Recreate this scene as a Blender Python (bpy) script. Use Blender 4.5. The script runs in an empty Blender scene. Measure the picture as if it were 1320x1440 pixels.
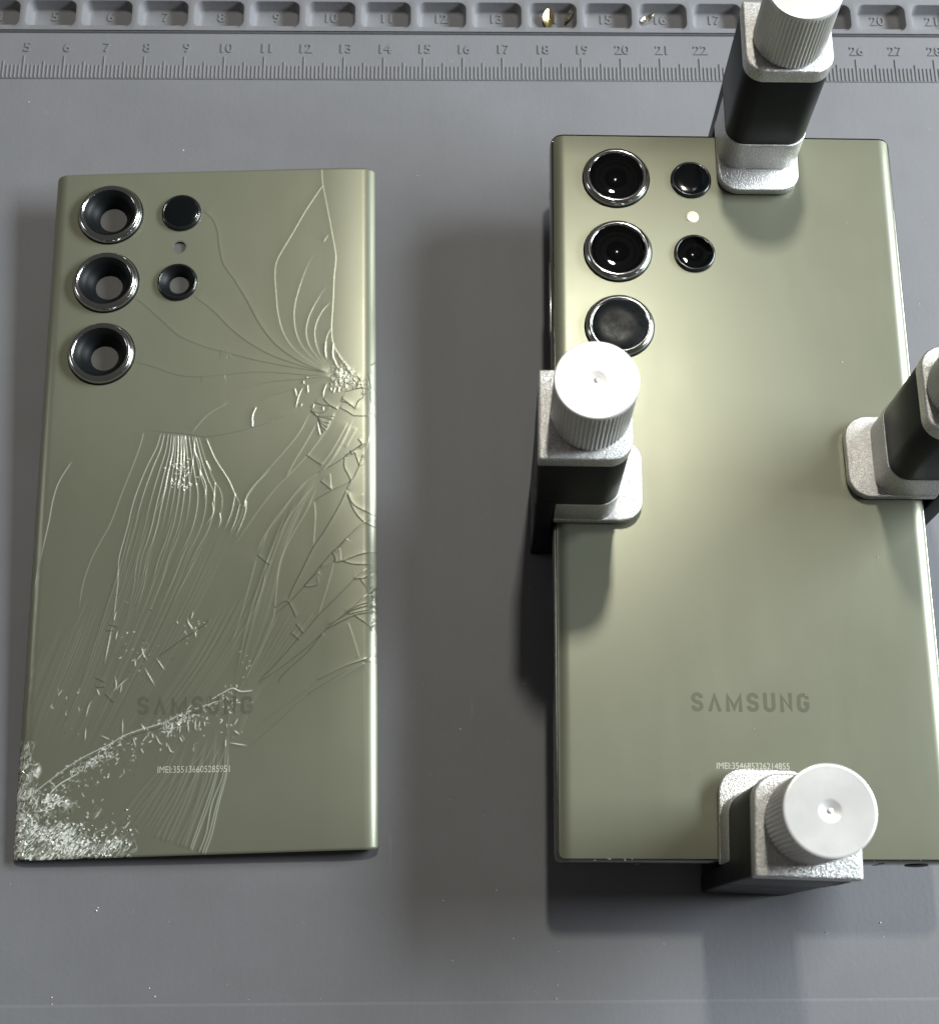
import bpy, math, random
import numpy as np
from mathutils import Matrix, Vector
random.seed(7); RNG = np.random.default_rng(11)
CM = 0.01
sc = bpy.context.scene
col = sc.collection

# ------------------------------------------------------------------ camera
CAM = np.array([0.57977, -9.71826, 25.74666])          # cm, mat surface is z = 0
ANG = (0.2822734, -0.0218172, -0.0050562)
FPX, PPX, PPY = 1709.73, 724.37, 850.25                # in photograph pixels (1320 x 1440)
def _rot(a, b, c):
    rx = np.array([[1, 0, 0], [0, math.cos(a), -math.sin(a)], [0, math.sin(a), math.cos(a)]])
    ry = np.array([[math.cos(b), 0, math.sin(b)], [0, 1, 0], [-math.sin(b), 0, math.cos(b)]])
    rz = np.array([[math.cos(c), -math.sin(c), 0], [math.sin(c), math.cos(c), 0], [0, 0, 1]])
    return rx @ ry @ rz
RC = _rot(*ANG)
cd = bpy.data.cameras.new('camera'); cam = bpy.data.objects.new('camera', cd); col.objects.link(cam)
m = Matrix.Identity(4)
for i in range(3):
    for j in range(3): m[i][j] = RC[i, j]
    m[i][3] = CAM[i] * CM
cam.matrix_world = m
cd.sensor_fit = 'HORIZONTAL'; cd.sensor_width = 36; cd.lens = 36 * FPX / 1320
cd.shift_x = -(PPX - 660) / 1320; cd.shift_y = (PPY - 720) / 1320
cd.clip_start = 0.01; cd.clip_end = 20
cd.dof.use_dof = True; cd.dof.focus_distance = 0.262; cd.dof.aperture_fstop = 34
sc.camera = cam

# ------------------------------------------------------------------ light
w = bpy.data.worlds.new('World'); sc.world = w; w.use_nodes = True
w.node_tree.nodes['Background'].inputs[0].default_value = (1.0, 0.95, 0.88, 1)
w.node_tree.nodes['Background'].inputs[1].default_value = 0.085
def area(name, loc, target, sx, sy, power, color):
    l = bpy.data.lights.new(name, 'AREA'); l.shape = 'RECTANGLE'; l.size = sx * CM; l.size_y = sy * CM
    l.energy = power; l.color = color
    o = bpy.data.objects.new(name, l); col.objects.link(o)
    o.location = Vector(loc) * CM
    o.rotation_euler = (Vector(target) - Vector(loc)).to_track_quat('-Z', 'Y').to_euler()
    return o
area('bench_lamp', (5.2, 29, 60), (2, -1, 1), 3, 5, 2.3, (1.0, 0.965, 0.86))
area('window_light', (68, 17, 38), (0, 6, 1), 54, 16, 17.5, (0.86, 0.94, 1.0))
area('left_fill', (-75, 18, 34), (-4, 0, 1), 16, 14, 0.5, (0.95, 0.97, 1.0))  # weak fill lamp added out of view at left for pale edge reflections
sc.view_settings.view_transform = 'Standard'; sc.view_settings.look = 'None'
sc.view_settings.exposure = 0; sc.view_settings.gamma = 1
sc.view_settings.use_curve_mapping = False

# ------------------------------------------------------------------ helpers
def ray(px, py):
    return RC @ np.array([(px - PPX) / FPX, -(py - PPY) / FPX, -1.0])
def at(px, py, z):                                     # photo pixel -> point on the level z (cm)
    d = ray(px, py); return CAM + d * ((z - CAM[2]) / d[2])

def obj(name, verts, faces, mat, parent=None, smooth=30, matrix=None):
    me = bpy.data.meshes.new(name)
    me.from_pydata([(v[0] * CM, v[1] * CM, v[2] * CM) for v in verts], [], faces)
    me.update()
    return obj_me(name, me, mat, parent, smooth)
def obj_me(name, me, mat, parent=None, smooth=30):
    if smooth is not None:
        me.shade_smooth() if hasattr(me, 'shade_smooth') else None
        if smooth < 180: me.set_sharp_from_angle(angle=math.radians(smooth))
    me.materials.clear(); me.materials.append(mat)
    o = bpy.data.objects.new(name, me); col.objects.link(o)
    if parent: o.parent = parent
    return o
def empty(name, matrix=None):
    o = bpy.data.objects.new(name, None); col.objects.link(o); o.empty_display_size = .01
    if matrix is not None: o.matrix_world = matrix
    return o
def tag(o, label, cat=None, group=None, kind=None):
    o['label'] = label
    if cat: o['category'] = cat
    if group: o['group'] = group
    if kind: o['kind'] = kind
    return o

class MB:
    def __init__(s): s.v = []; s.f = []
    def add(s, v, f):
        b = len(s.v); s.v += [tuple(p) for p in v]; s.f += [tuple(i + b for i in q) for q in f]; return s
    def loft(s, rings, cap0=True, cap1=True):
        n = len(rings[0]); v = [p for r in rings for p in r]; f = []
        for k in range(len(rings) - 1):
            for i in range(n):
                j = (i + 1) % n; f.append((k * n + i, k * n + j, (k + 1) * n + j, (k + 1) * n + i))
        if cap0: f.append(tuple(range(n - 1, -1, -1)))
        if cap1: f.append(tuple((len(rings) - 1) * n + i for i in range(n)))
        return s.add(v, f)
    def box(s, x0, x1, y0, y1, z0, z1, bev=0.0):
        def r(i, z): return [(x0 + i, y0 + i, z), (x1 - i, y0 + i, z), (x1 - i, y1 - i, z), (x0 + i, y1 - i, z)]
        rings = [r(bev, z0), r(0, z0 + bev), r(0, z1 - bev), r(bev, z1)] if bev else [r(0, z0), r(0, z1)]
        return s.loft(rings)
    def lathe(s, prof, n=64, c=(0, 0, 0), cap0=False, cap1=False):
        return s.loft([[(c[0] + r * math.cos(2 * math.pi * i / n), c[1] + r * math.sin(2 * math.pi * i / n), c[2] + z) for i in range(n)] for r, z in prof], cap0, cap1)
    def build(s, name, mat, parent=None, smooth=30): return obj(name, s.v, s.f, mat, parent, smooth)

def rrect(x0, x1, y0, y1, rad, n=8):
    """counter-clockwise outline; rad = radii of corners (x1y1, x0y1, x0y0, x1y0)"""
    if not hasattr(rad, '__len__'): rad = (rad,) * 4
    cs = [(x1 - rad[0], y1 - rad[0], 0, rad[0]), (x0 + rad[1], y1 - rad[1], 90, rad[1]), (x0 + rad[2], y0 + rad[2], 180, rad[2]), (x1 - rad[3], y0 + rad[3], 270, rad[3])]
    out = []
    for cx, cy, a0, r in cs:
        for k in range(n + 1):
            a = math.radians(a0 + 90 * k / n); out.append((cx + r * math.cos(a), cy + r * math.sin(a)))
    return out
def slab(x0, x1, y0, y1, rad, z0, z1, bev=0.02, n=8, steps=3):
    if not hasattr(rad, '__len__'): rad = (rad,) * 4
    def ring(i, z): return [(x, y, z) for x, y in rrect(x0 + i, x1 - i, y0 + i, y1 - i, [max(r - i, 0.004) for r in rad], n)]
    rings = []
    for k in range(steps + 1):
        a = math.pi / 2 * k / steps; rings.append(ring(bev * (1 - math.sin(a)), z0 + bev * (1 - math.cos(a))))
    for k in range(steps + 1):
        a = math.pi / 2 * k / steps; rings.append(ring(bev * (1 - math.cos(a)), z1 - bev * (1 - math.sin(a))))
    return MB().loft(rings)

def text_mesh(s, box=None, extrude=0.0, offset=0.0):
    cu = bpy.data.curves.new('text', 'FONT'); cu.body = s; cu.size = 1; cu.extrude = extrude; cu.offset = offset
    cu.resolution_u = 4
    o = bpy.data.objects.new('text', cu); col.objects.link(o)
    dg = bpy.context.evaluated_depsgraph_get(); dg.update()
    me = bpy.data.meshes.new_from_object(o.evaluated_get(dg))
    bpy.data.objects.remove(o); bpy.data.curves.remove(cu)
    co = np.empty(len(me.vertices) * 3); me.vertices.foreach_get('co', co); co = co.reshape(-1, 3)
    lo, hi = co.min(0), co.max(0)
    return me, co, lo, hi
def set_co(me, co):
    me.vertices.foreach_set('co', (co * CM).ravel()); me.update()

# ------------------------------------------------------------------ materials
def mat(name, base, rough=0.5, metal=0.0, spec=0.5, coat=0.0, coat_rough=0.1):
    mt = bpy.data.materials.new(name); mt.use_nodes = True
    b = mt.node_tree.nodes['Principled BSDF']
    b.inputs['Base Color'].default_value = (*base, 1); b.inputs['Roughness'].default_value = rough
    b.inputs['Metallic'].default_value = metal; b.inputs['Specular IOR Level'].default_value = spec
    b.inputs['Coat Weight'].default_value = coat; b.inputs['Coat Roughness'].default_value = coat_rough
    return mt
def nd(mt, t, **kw):
    n = mt.node_tree.nodes.new(t)
    for k, v in kw.items(): setattr(n, k, v)
    return n
def lk(mt, a, b): mt.node_tree.links.new(a, b)
def noise(mt, scale, detail=4, rough=0.6, obj_coords=True, stretch=None):
    tc = nd(mt, 'ShaderNodeTexCoord'); n = nd(mt, 'ShaderNodeTexNoise')
    n.inputs['Scale'].default_value = scale; n.inputs['Detail'].default_value = detail; n.inputs['Roughness'].default_value = rough
    if stretch:
        mp = nd(mt, 'ShaderNodeMapping'); mp.inputs['Scale'].default_value = stretch[0]; mp.inputs['Rotation'].default_value = stretch[1]
        lk(mt, tc.outputs['Object'], mp.inputs[0]); lk(mt, mp.outputs[0], n.inputs['Vector'])
    else: lk(mt, tc.outputs['Object'], n.inputs['Vector'])
    return n
def ramp(mt, src, lo, hi, a, b):
    r = nd(mt, 'ShaderNodeMapRange'); r.inputs[1].default_value = lo; r.inputs[2].default_value = hi
    r.inputs[3].default_value = a; r.inputs[4].default_value = b; lk(mt, src, r.inputs[0]); return r.outputs[0]
def bump(mt, hsrc, strength, dist):
    bp = nd(mt, 'ShaderNodeBump'); bp.inputs['Strength'].default_value = strength; bp.inputs['Distance'].default_value = dist
    lk(mt, hsrc, bp.inputs['Height']); lk(mt, bp.outputs[0], mt.node_tree.nodes['Principled BSDF'].inputs['Normal']); return bp

M = {}
# grey silicone of the repair mat
mt = M['mat'] = mat('grey_silicone', (0.155, 0.155, 0.160), 0.6, 0, 0.2)
P = mt.node_tree.nodes['Principled BSDF']
n1 = noise(mt, 28, 6, 0.62); n2 = noise(mt, 900, 3, 0.6); n3 = noise(mt, 160, 5, 0.7, stretch=((1, 0.12, 1), (0, 0, 0.6)))
mx = nd(mt, 'ShaderNodeMix', data_type='RGBA'); mx.inputs[6].default_value = (0.141, 0.141, 0.147, 1); mx.inputs[7].default_value = (0.163, 0.163, 0.172, 1)
lk(mt, ramp(mt, n1.outputs[0], 0.3, 0.7, 0, 1), mx.inputs[0])
n4 = noise(mt, 260, 8, 0.75); n5 = noise(mt, 420, 4, 0.6, stretch=((1, 0.06, 1), (0, 0, 0.75)))
m4 = nd(mt, 'ShaderNodeMix', data_type='RGBA'); m4.inputs[7].default_value = (0.225, 0.225, 0.228, 1); lk(mt, mx.outputs[2], m4.inputs[6])
mm = nd(mt, 'ShaderNodeMath', operation='MAXIMUM'); lk(mt, ramp(mt, n4.outputs[0], 0.64, 0.76, 0, 0.8), mm.inputs[0]); lk(mt, ramp(mt, n5.outputs[0], 0.69, 0.78, 0, 0.7), mm.inputs[1])
lk(mt, mm.outputs[0], m4.inputs[0]); lk(mt, m4.outputs[2], P.inputs['Base Color'])
add = nd(mt, 'ShaderNodeMath', operation='ADD'); lk(mt, ramp(mt, n1.outputs[0], 0.3, 0.7, 0.54, 0.64), add.inputs[0]); lk(mt, ramp(mt, n3.outputs[0], 0.45, 0.75, 0, 0.05), add.inputs[1])
lk(mt, add.outputs[0], P.inputs['Roughness'])
hs = nd(mt, 'ShaderNodeMath', operation='ADD'); lk(mt, ramp(mt, n3.outputs[0], 0.3, 0.7, 0, 0.5), hs.inputs[0]); lk(mt, n2.outputs[0], hs.inputs[1])
bump(mt, hs.outputs[0], 0.5, 0.00008)

# satin green back glass
GREEN = (0.180, 0.185, 0.133)
def satin(name, attrs=False):
    mt = mat(name, GREEN, 0.35, 0.44, 0.5, 0.0, 0.2)
    P = mt.node_tree.nodes['Principled BSDF']
    nz = noise(mt, 45, 5, 0.6)
    ns = noise(mt, 110, 5, 0.65, stretch=((1, 0.22, 1), (0, 0, 0.9)))
    ad = nd(mt, 'ShaderNodeMath', operation='ADD'); lk(mt, ramp(mt, nz.outputs[0], 0.3, 0.7, 0.325, 0.36), ad.inputs[0]); lk(mt, ramp(mt, ns.outputs[0], 0.45, 0.72, 0, 0.03), ad.inputs[1])
    lk(mt, ad.outputs[0], P.inputs['Roughness'])
    n2 = noise(mt, 4000, 2, 0.5); bump(mt, n2.outputs[0], 0.05, 0.00001)
    if attrs:
        a1 = nd(mt, 'ShaderNodeAttribute', attribute_name='crush'); a2 = nd(mt, 'ShaderNodeAttribute', attribute_name='gap')
        m1 = nd(mt, 'ShaderNodeMix', data_type='RGBA'); m1.inputs[6].default_value = (*GREEN, 1); m1.inputs[7].default_value = (0.86, 0.88, 0.82, 1)
        m2 = nd(mt, 'ShaderNodeMix', data_type='RGBA'); m2.inputs[7].default_value = (0.045, 0.045, 0.035, 1)
        lk(mt, a1.outputs['Fac'], m1.inputs[0]); lk(mt, m1.outputs[2], m2.inputs[6]); lk(mt, a2.outputs['Fac'], m2.inputs[0])
        lk(mt, m2.outputs[2], P.inputs['Base Color'])
        lk(mt, ramp(mt, a1.outputs['Fac'], 0, 1, 0.44, 0.05), P.inputs['Metallic'])
    return mt
M['glass'] = satin('satin_green_glass'); M['cracked'] = satin('cracked_satin_green_glass', True)
M['frame'] = mat('dark_polished_frame', (0.20, 0.20, 0.18), 0.18, 0.95)
M['chrome'] = mat('polished_lens_ring', (0.46, 0.47, 0.465), 0.14, 1.0)
M['darkchrome'] = mat('dark_lens_wall', (0.045, 0.05, 0.05), 0.2, 0.8)
M['black'] = mat('black_plastic', (0.004, 0.005, 0.0055), 0.45, 0, 0.15)
M['lens'] = mat('lens_glass', (0.003, 0.004, 0.0045), 0.1, 0, 0.4)
mt = M['smoky'] = mat('smoky_lens_glass', (0.005, 0.006, 0.0065), 0.32, 0, 0.12)
nz = noise(mt, 260, 6, 0.7); lk(mt, ramp(mt, nz.outputs[0], 0.35, 0.7, 0.22, 0.5), mt.node_tree.nodes['Principled BSDF'].inputs['Roughness'])
M['element'] = mat('coated_lens_element', (0.02, 0.022, 0.035), 0.1, 0.2, 0.8)
M['flash'] = mat('flash_diffuser', (0.75, 0.66, 0.45), 0.3)
M['film'] = mat('grey_film', (0.085, 0.082, 0.079), 0.5)
M['logo'] = mat('logo_print', (0.108, 0.110, 0.078), 0.40, 0.5)
M['logo_faded'] = mat('faded_logo_print', (0.135, 0.139, 0.100), 0.38, 0.44)
M['imei'] = mat('pale_print', (0.42, 0.42, 0.345), 0.5)
M['key'] = mat('polished_key', (0.55, 0.57, 0.55), 0.2, 1.0)
M['antenna'] = mat('antenna_band', (0.09, 0.09, 0.08), 0.4)
# sand-cast silver of the clamps
def silver(name, base, rough, grain, metal, bs):
    mt = mat(name, base, rough, metal); P = mt.node_tree.nodes['Principled BSDF']
    n = noise(mt, grain, 3, 0.65); n2 = noise(mt, 60, 4, 0.6)
    bump(mt, n.outputs[0], bs, 0.0002)
    if bs > .5:
        fl = noise(mt, grain * 1.25, 2, 0.5); mc = nd(mt, 'ShaderNodeMix', data_type='RGBA'); mc.inputs[6].default_value = (*[c * .76 for c in base], 1); mc.inputs[7].default_value = (*[min(c * 1.2, .9) for c in base], 1)
        lk(mt, ramp(mt, fl.outputs[0], 0.36, 0.64, 0, 1), mc.inputs[0]); lk(mt, mc.outputs[2], P.inputs['Base Color'])
    lk(mt, ramp(mt, n2.outputs[0], 0.3, 0.7, rough - 0.06, rough + 0.08), P.inputs['Roughness'])
    return mt
M['silver'] = silver('cast_silver', (0.56, 0.55, 0.53), 0.36, 2900, 0.85, 1.0)
M['knob'] = silver('knob_silver', (0.66, 0.65, 0.63), 0.40, 1500, 0.55, 0.05)
mt = M['body'] = mat('dark_anodised_body', (0.008, 0.009, 0.010), 0.42, 0.0, 0.22)
n = noise(mt, 1500, 3, 0.6); bump(mt, n.outputs[0], 0.12, 0.00005)
M['rubber'] = mat('black_rubber', (0.012, 0.012, 0.012), 0.55)
M['gold'] = mat('gold_plating', (0.95, 0.78, 0.36), 0.2, 1.0)
M['steel'] = mat('pale_gold_plating', (0.80, 0.74, 0.58), 0.22, 1.0)
M['dust'] = mat('pale_dust', (0.72, 0.71, 0.68), 0.6)
M['shard'] = mat('broken_glass', (0.78, 0.80, 0.76), 0.2, 0.15, 0.8)

# ------------------------------------------------------------------ the repair mat
RY0, RY1 = 11.50, 12.83                                 # ruler strip
TZ = 0.065; FL = -0.24                                   # tray top, pocket floor
b = MB()
nx, ny = 24, 24
b.add([(-40, -30, 0), (40, -30, 0), (40, RY1 + 0.3, 0), (-40, RY1 + 0.3, 0)], [(0, 1, 2, 3)])
mat_o = b.build('silicone_mat', M['mat'])
tag(mat_o, 'grey silicone repair mat with moulded ruler and numbered tray', kind='structure')
b = MB(); b.box(-40, 40, RY0, RY1, -0.02, 0.022, 0.012); b.build('ruler_strip', M['mat'], mat_o)
# shallow moulded edge line at the near side
yl = at(660, 1411, 0)[1]
yr = at(1300, 1404, 0)[1]; yl = at(100, 1414, 0)[1]; sl_ = (yr - yl) / (at(1300, 1404, 0)[0] - at(100, 1414, 0)[0]); yo = yl - sl_ * at(100, 1414, 0)[0]
b = MB(); P5 = [(-30, .016), (-.06, .016), (-.03, .014), (0, .002), (.03, -.004), (.0, -.02), (-30, -.02)]
b.loft([[(x, (yo + sl_ * x + dy) if dy > -20 else -30, z) for dy, z in P5] for x in (40, -40)])
b.build('near_ledge', M['mat'], mat_o)
# ticks, one per millimetre (too fine to pick apart)
b = MB(); zt = 0.021
for k in range(-20, 340):
    x = k / 10 - 16
    L = 0.66 if k % 10 == 0 else 0.50 if k % 5 == 0 else 0.39
    hw = 0.018; y0 = RY0 + .02
    b.add([(x - hw, y0, zt), (x + hw, y0, zt), (x + hw, y0 + L, zt), (x - hw, y0 + L, zt), (x - hw * .4, y0 + .01, zt + .022), (x + hw * .4, y0 + .01, zt + .022), (x + hw * .4, y0 + L - .015, zt + .022), (x - hw * .4, y0 + L - .015, zt + .022)],
          [(4, 5, 6, 7), (0, 1, 5, 4), (1, 2, 6, 5), (2, 3, 7, 6), (3, 0, 4, 7)])
o = b.build('ruler_ticks', M['mat'], mat_o); o['kind'] = 'stuff'
def numeral(s, cx, cy, hgt, z, name):
    me, co, lo, hi = text_mesh(s, extrude=0.5, offset=0.012)
    k = hgt / 0.70
    c = (lo + hi) / 2
    co = (co - c) * [k * .98, k, 0.028]
    co += [cx, cy, z + 0.008]
    set_co(me, co); return obj_me(name, me, M['mat'], mat_o, 30)
for k in range(4, 30):
    numeral(str(k), k - 16 + 0.05, 12.43, 0.27, 0.022, 'ruler_numeral')
# tray bar with rounded pockets
c5 = at(71.5, 20, TZ); c20 = at(1239.5, 29.5, TZ); pitch = (c20[0] - c5[0]) / 15
pyf = at(640, 39.5, TZ)[1]; pyb = at(640, 3.0, TZ)[1]
TY0 = 12.885; TY1 = pyb + 1.6
hw = pitch * 0.435; rad = 0.2; NS = 6
b = MB()
def resample_rect(pts, cx, cy, x0, x1, y0, y1):
    out = []
    for x, y in pts:
        dx, dy = x - cx, y - cy
        t = min([((x1 - cx) / dx if dx > 0 else (x0 - cx) / dx) if abs(dx) > 1e-9 else 1e9, ((y1 - cy) / dy if dy > 0 else (y0 - cy) / dy) if abs(dy) > 1e-9 else 1e9])
        out.append((cx + dx * t, cy + dy * t))
    return out
yc = (pyf + pyb) / 2; hh = (pyb - pyf) / 2
ymid0 = pyf - 0.12; ymid1 = pyb + 0.12
for nidx in range(-6, 34):
    cx = c5[0] + (nidx - 5) * pitch
    def rr(i, z, e=0): return [(x, y, z) for x, y in rrect(cx - hw + i, cx + hw - i, yc - hh + i, yc + hh - i, max(rad - i, .02), NS)]
    # outer cell ring: clamp corners so that neighbouring cells meet
    inner = rrect(cx - hw - .03, cx + hw + .03, yc - hh - .03, yc + hh + .03, rad + .03, NS)
    n4 = len(inner) // 4; outer = []
    for q in range(4):
        X = cx + pitch / 2 * (1 if q in (0, 3) else -1); Y = ymid1 if q in (0, 1) else ymid0
        for k in range(n4):
            x, y = inner[q * n4 + k]; s = k / (n4 - 1)
            first = (X, y) if q in (0, 2) else (x, Y); last = (x, Y) if q in (0, 2) else (X, y)
            if s < .5: t = s * 2; outer.append((first[0] + (X - first[0]) * t, first[1] + (Y - first[1]) * t))
            else: t = s * 2 - 1; outer.append((X + (last[0] - X) * t, Y + (last[1] - Y) * t))
    rings = [[(x, y, TZ) for x, y in outer], [(x, y, TZ) for x, y in inner], rr(-.012, TZ - .006), rr(0, TZ - .03), rr(.05, FL + .06), rr(.075, FL + .02), rr(.12, FL)]
    b.loft(rings, cap0=False, cap1=True)
# front and back lips
prof = [(TY0, -.02), (TY0 + .004, TZ - .045), (TY0 + .018, TZ - .014), (TY0 + .05, TZ), (ymid0, TZ)]
xa, xb = c5[0] - 11.5 * pitch, c5[0] + 28.5 * pitch
for (ya, za), (yb_, zb) in zip(prof[:-1], prof[1:]): b.add([(xa, ya, za), (xb, ya, za), (xb, yb_, zb), (xa, yb_, zb)], [(0, 1, 2, 3)])
b.add([(xa, ymid1, TZ), (xb, ymid1, TZ), (xb, TY1, TZ), (xa, TY1, TZ), (xa, TY1, -.3), (xb, TY1, -.3)], [(0, 1, 2, 3), (3, 2, 5, 4)])
b.build('numbered_tray', M['mat'], mat_o, 40)
for nidx in range(4, 23):
    numeral(str(nidx), c5[0] + (nidx - 5) * pitch, at(640, 26.5, FL)[1], 0.27, FL, 'tray_numeral')

# ------------------------------------------------------------------ lens builders (local cm, z = 0 at the glass)
def drop(u, flat, edge, d, deg=46):                     # curved long sides of the back glass: an arc turning down
    x = np.clip(np.abs(u) - flat, 0, edge - flat); r = (edge - flat) / math.sin(math.radians(deg))
    return r - np.sqrt(r * r - x * x)
RING = [(.742, -.02), (.742, .045), (.735, .075), (.715, .11), (.69, .135), (.655, .15), (.62, .148), (.598, .132), (.585, .10), (.585, .03)]
def lens_big(c, parent, open_hole, plain=False):
    r = MB().lathe([(.765, -.01), (.765, .02), (.75, .028), (.735, .02)], 72, c).build('ring_seat', M['black'], parent, 40)
    ring = MB().lathe(RING, 72, c).build('lens_ring', M['chrome'], parent, 50)
    if plain: MB().lathe([(.592, .02), (.592, .118), (.58, .124), (.3, .129), (.02, .131)], 64, c, cap1=True).build('cover_glass', M['smoky'], ring, 60)
    elif not open_hole:
        MB().lathe([(.592, .02), (.592, .118), (.58, .124), (.3, .129), (.02, .131)], 64, c, cap1=True).build('cover_glass', M['cover'], ring, 60)
        MB().lathe([(.584, .03), (.55, .042), (.50, .05), (.49, .025), (.40, .03), (.385, .018), (.30, .022), (.02, .022)], 64, c, cap1=True).build('lens_barrel', M['black'], ring, 25)
        MB().lathe([(.26, .02), (.25, .035), (.2, .058), (.12, .078), (.04, .086), (.01, .087)], 48, c, cap1=True).build('lens_element', M['element'], ring, 60)
    else:
        MB().lathe([(.60, .125), (.575, .105), (.52, .08), (.46, .0), (.39, -.12), (.32, -.19), (.315, -.24)], 64, c).build('lens_funnel', M['black'], ring, 40)
        MB().lathe([(.32, -.235), (.01, -.235)], 48, c, cap1=True).build('lens_opening', M['film'], ring, 40)
def lens_small(c, parent, kind):
    s = MB().lathe([(.462, -.02), (.462, .03), (.455, .055), (.435, .078), (.41, .085), (.395, .078), (.385, .05)], 64, c).build('lens_ring', M['darkchrome'], parent, 50)
    if kind == 'blank': MB().lathe([(.41, .07), (.38, .082), (.2, .088), (.01, .09)], 48, c, cap1=True).build('cover_glass', M['lens'], s, 60)
    elif kind == 'lens':
        MB().lathe([(.40, .03), (.40, .066), (.39, .07), (.2, .076), (.01, .078)], 48, c, cap1=True).build('cover_glass', M['cover'], s, 60)
        MB().lathe([(.40, .01), (.36, .025), (.30, .03), (.29, .012), (.2, .012), (.01, .012)], 48, c, cap1=True).build('lens_barrel', M['black'], s, 25)
        MB().lathe([(.19, .01), (.18, .022), (.13, .04), (.06, .05), (.01, .052)], 40, c, cap1=True).build('lens_element', M['element'], s, 60)
    else:
        MB().lathe([(.395, .078), (.37, .055), (.30, .01), (.23, -.09), (.22, -.14)], 48, c).build('lens_funnel', M['black'], s, 40)
        MB().lathe([(.225, -.13), (.01, -.13)], 40, c, cap1=True).build('lens_opening', M['film'], s, 40)
# clear cover glass: fresnel reflection over a clear pane
mt = M['cover'] = bpy.data.materials.new('clear_cover_glass'); mt.use_nodes = True
nt = mt.node_tree; nt.nodes.clear()
out = nt.nodes.new('ShaderNodeOutputMaterial'); mixs = nt.nodes.new('ShaderNodeMixShader'); fr = nt.nodes.new('ShaderNodeFresnel'); fr.inputs[0].default_value = 1.5
tr = nt.nodes.new('ShaderNodeBsdfTransparent'); tr.inputs[0].default_value = (.34, .36, .38, 1); gl = nt.nodes.new('ShaderNodeBsdfGlossy'); gl.inputs['Roughness'].default_value = .03
nt.links.new(fr.outputs[0], mixs.inputs[0]); nt.links.new(tr.outputs[0], mixs.inputs[1]); nt.links.new(gl.outputs[0], mixs.inputs[2]); nt.links.new(mixs.outputs[0], out.inputs[0])

def logo(me_co, box, mat_, parent, z, name):
    """fit a text mesh to the local quad box = (u0, v0, u1, v1, slope)"""
    me, co, lo, hi = me_co
    u0, v0, u1, v1, sl = box
    x = (co[:, 0] - lo[0]) / (hi[0] - lo[0]); y = (co[:, 1] - lo[1]) / (hi[1] - lo[1])
    uu, ww = u0 + (u1 - u0) * x, v0 + (v1 - v0) * y + sl * x
    out = np.stack([uu, ww, np.array([z(p, q) for p, q in zip(uu, ww)]) if callable(z) else np.full(len(x), z)], 1)
    set_co(me, out); return obj_me(name, me, mat_, parent, None)

def arc(cx, cy, rx, ry, a0, a1, n=10): return [(cx + rx * math.cos(math.radians(a0 + (a1 - a0) * k / n)), cy + ry * math.sin(math.radians(a0 + (a1 - a0) * k / n))) for k in range(n + 1)]
def wordmark(box, mat_, parent, zf, name, t=.2):
    """heavy sans capitals drawn as mitred strokes; the A has no bar"""
    h = t / 2; R = .25 - h / 2
    S = lambda w: [(w - h, .70)] + arc(w / 2, .72, w / 2 - h, .28 - h, 10, 170)[0:] + arc(w / 2, .72, w / 2 - h, .22, 180, 235, 5) + arc(w / 2, .28, w / 2 - h, .22, 55, 0, 5) + arc(w / 2, .28, w / 2 - h, .28 - h, -5, -170) + [(h, .31)]
    G = lambda w: [(w - h, .68)] + arc(w / 2, .70, w / 2 - h, .30 - h, 8, 172) + arc(w / 2, .30, w / 2 - h, .30 - h, 188, 352) + [(w - h, .46), (w * .55, .46)]
    L = [(S(.66), .66), ([(h * .9, 0), (.37, 1.0 - h * .2), (.74 - h * .9, 0)], .74), ([(h, 0), (h, 1 - h * .1), (.45, .12), (.90 - h, 1 - h * .1), (.90 - h, 0)], .90), (S(.66), .66),
         ([(h, 1)] + [(h, .4)] + arc(.33, .28, .33 - h, .28 - h, 180, 360) + [(.66 - h, .4), (.66 - h, 1)], .66), ([(h, 0), (h, 1 - h * .1), (.68 - h, h * .1), (.68 - h, 1)], .68), (G(.68), .68)]
    v = []; f = []; x0 = 0
    for pts, w_ in L:
        P_ = np.array(pts, float); n = len(P_); T = np.diff(P_, axis=0); T /= np.linalg.norm(T, axis=1)[:, None]; N = np.stack([-T[:, 1], T[:, 0]], 1)
        b0 = len(v)
        for i in range(n):
            if i == 0: m_ = N[0]
            elif i == n - 1: m_ = N[-1]
            else:
                m_ = N[i - 1] + N[i]; m_ /= np.linalg.norm(m_); m_ = m_ / max(m_ @ N[i], .33)
            for sg in (1, -1): v.append((x0 + P_[i, 0] + sg * h * m_[0], P_[i, 1] + sg * h * m_[1]))
        f += [(b0 + 2 * i + 1, b0 + 2 * i + 3, b0 + 2 * i + 2, b0 + 2 * i) for i in range(n - 1)]
        x0 += w_ + .27
    v = np.array(v); tot = x0 - .27; u0, v0, u1, v1, sl = box
    v[:, 1] = np.clip(v[:, 1], 0, 1); x = v[:, 0] / tot
    uu = u0 + (u1 - u0) * x; ww = v0 + (v1 - v0) * v[:, 1] + sl * x
    return obj(name, [(p, q, zf(p, q)) for p, q in zip(uu, ww)], f, mat_, parent, None)

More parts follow.
